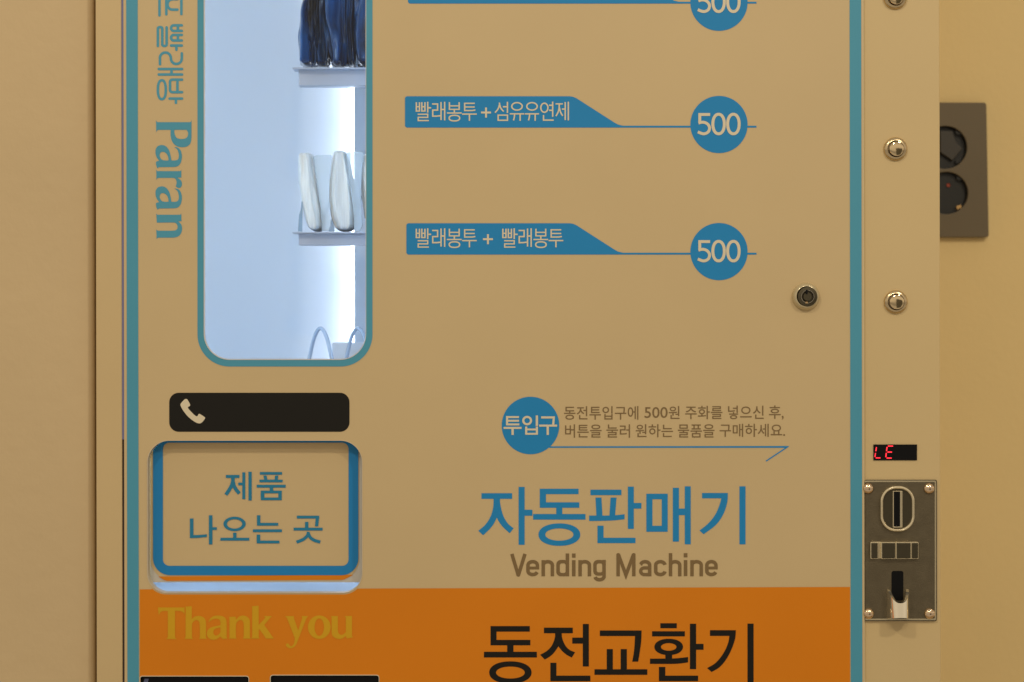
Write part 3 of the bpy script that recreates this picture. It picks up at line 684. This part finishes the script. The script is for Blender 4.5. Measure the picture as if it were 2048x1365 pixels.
# ---- LED display
dp = box('price_display', 1747, 889.5, 1834, 921, SY-0.0010, SY+0.004, M['dark'], vm)
g = []
for p in ([(237, 113), (233, 139)], [(231, 151), (227, 177)], [(232, 183), (263, 183)]): g.append(stroke(p, 6.5))
for p in ([(311, 106), (345, 106)], [(306, 112), (302, 139)], [(308, 145), (338, 145)], [(301, 150), (298, 178)], [(303, 184), (336, 184)]): g.append(stroke(p, 7))
plate('display_digits', view([s for q in g for s in q], 1680, 860, 3.25), SY-0.0014, M['seg'], dp)

# ---- coin acceptor
q = lambda x, y: (1680+x/3.25, 860+y/3.25)
def qr(x0, y0, x1, y1, r=0, n=8):
    a = q(x0, y0); b = q(x1, y1); r_ = r/3.25
    return rr(a[0], a[1], b[0], b[1], r_, n) if r else [(a[0], a[1]), (b[0], a[1]), (b[0], b[1]), (a[0], b[1])]
AY = SY-0.0030
ca = plate('coin_acceptor', [sh(qr(162.5, 333, 622, 1235, 8))], AY, M['cast'], vm, 0.0028, bev=0.0006)
plate('plate_rim', [sh(qr(162.6, 330, 625, 1238, 9), qr(162.7, 340, 616, 1228, 6))], AY-0.0006, M['edge'], ca, 0.0030, bev=0.0004)
for sxp, syp in ((578, 382), (183, 382), (582, 1195), (186, 1195)):
    a = q(sxp, syp)
    o = lathe('screw', [(10.8, 0)] + [(10.8*math.cos(t), -0.0004-0.0030*math.sin(t)) for t in [R(x) for x in (0, 15, 30, 45, 60, 75)]] + [(0, -0.0034)], a[0], a[1], AY, mat('brass_nickel', (0.82, 0.62, 0.40), 0.15, 1.0) if sxp == 578 else bpy.data.materials['brass_nickel'], ca, 32)
def ovring(i): return qr(265+i, 367+i, 487-i, 662-i, 100-i*0.9, 14)
plate('slot_bezel', [sh(ovring(0), ovring(17))], AY-0.0042, M['edge'], ca, 0.0042, bev=0.0013)
plate('slot_recess', [sh(ovring(17.5))], AY-0.0012, M['gun'], ca, 0.001)
plate('coin_slot', [sh(qr(350, 402, 391, 630))], AY-0.0034, M['dark'], ca, 0.002)
plate('slot_edge', [sh(qr(344, 398, 406, 636), qr(350, 402, 391, 630))], AY-0.0038, M['edge'], ca, 0.0026, bev=0.0003)
plate('plate_outline', [sh(qr(162.6, 326, 629, 1242, 9), qr(162.7, 336, 620, 1232, 6))], AY+0.0014, M['dark'], ca, 0.0012)  # thin dark ring around the plate's edge
# four-part return lever
lev = plate('return_lever', [sh(qr(200, 728, 508, 838, 5))], AY-0.0012, M['edge'], ca, 0.0012, bev=0.0006)
for (a, b, h) in ((205, 243, 0.004), (275, 357, 0.0058), (370, 457, 0.0058), (468, 506, 0.004)):
    plate('lever_key', [sh(qr(a, 737, b, 835, 4))], AY-h, M['gun'], lev, h-0.0013, bev=0.0005)
    plate('key_rim', [sh(qr(a-7, 731, b+5, 840, 6), qr(a-0.5, 736.5, b+0.5, 835.5, 4))], AY-h+0.0004, M['edge'], lev, h-0.0016, bev=0.0004)
# coin return cup
plate('return_opening', [sh(qr(335, 918, 412, 1110, 14))], AY-0.0004, M['dark'], ca, 0.0003)
def cup():
    bm = bmesh.new(); nu, nv = 28, 14; grid = []
    k = (D+AY)/D
    for j in range(nv+1):
        t = j/nv; row = []
        for i in range(nu+1):
            a = math.pi*i/nu; cx, _, _ = W(*q(373, 1000), AY)
            # half round wall: left to right bulging to the camera; slanted upper rim
            sn = max(0.0, math.sin(a)); cs_ = math.cos(a)
            hw = 71/3.25*S*k; xx = cx - hw*math.copysign(abs(cs_)**0.75, cs_)*(1-0.14*sn); dpt = 0.019*sn**0.62
            top = W(*q(378, 1036+78*sn**1.5), AY)[2]; bot = W(*q(378, 1228-22*sn), AY)[2]
            row.append((xx*(1) + (0.0), AY-0.0002-dpt*(0.86+0.14*t), top+(bot-top)*t))
        grid.append(row)
    O = [[bm.verts.new(p) for p in r] for r in grid]
    th = 0.0022; cx = W(*q(373, 1000), AY)[0]
    I = [[bm.verts.new((cx+(p[0]-cx)*0.74, min(AY-0.0001, p[1]+th), p[2])) for p in r] for r in grid]
    for G in (O, I):
        for j in range(nv):
            for i in range(nu): bm.faces.new([G[j][i], G[j][i+1], G[j+1][i+1], G[j+1][i]])
    for i in range(nu):
        bm.faces.new([O[0][i], O[0][i+1], I[0][i+1], I[0][i]]); bm.faces.new([O[nv][i], O[nv][i+1], I[nv][i+1], I[nv][i]])
    bmesh.ops.recalc_face_normals(bm, faces=bm.faces[:])
    me = bpy.data.meshes.new('return_cup'); bm.to_mesh(me); bm.free()
    o = link('return_cup', me, mat('polished_cup_metal', (0.90, 0.82, 0.62), 0.13, 0.9), ca, smooth=True)
    es = o.modifiers.new('split', 'EDGE_SPLIT'); es.split_angle = R(40)
    plate('cup_floor', [sh(qr(334, 1128, 418, 1150, 4))], AY-0.0125, M['dark'], o, 0.0120)
cup()

# ------------------------------------------------------------------ wall outlet behind, right
OY = WALLY-0.009
ow = thing('wall_outlet', W(1891, 472, WALLY), 'brown double wall outlet plate partly hidden behind the right edge of the vending machine', 'wall outlet')
fp = plate('face_plate', [sh([(1811, 205), (1968, 205.5), (1971.5, 206.6), (1973, 210), (1977.6, 470), (1976.6, 473.6), (1973, 475), (1816, 475)], ell(1891, 295.3, 43.2, 42.8, 48), ell(1893, 386.6, 43.2, 42.3, 48))], OY, M['outlet'], ow, 0.008, bev=0.0012)
for (cx, cy) in ((1891, 295.3), (1893, 386.6)):
    o = lathe('socket', [(52, 0.0012), (50.5, 0.0012), (50.0, 0.006), (49.0, 0.0078), (0, 0.0078)], cx, cy, OY, M['socket'], fp)
    for s_ in (-1, 1):
        plate('earth_clip', [sh([(cx+20, cy+s_*30-4), (cx+29, cy+s_*27-4), (cx+30, cy+s_*27+2), (cx+21, cy+s_*30+3)])], OY+0.003, M['brass'] if cy > 350 and s_ > 0 else M['socket'], o, 0.004)
    lathe('pin_hole', [(5, 0.0), (5, 0.0012), (0, 0.0012)], cx+4, cy-16, OY+0.0064, M['redpl'] if cy > 350 else M['dark'], o, 20)
# plug body in the upper socket
plate('socket_shutter', [sh([(1880, 262), (1905, 262), (1912, 283), (1925, 298), (1905, 322), (1880, 305)])], OY+0.002, mat('shutter_plastic', (0.05, 0.045, 0.032), 0.5), fp, 0.004, bev=0.001)
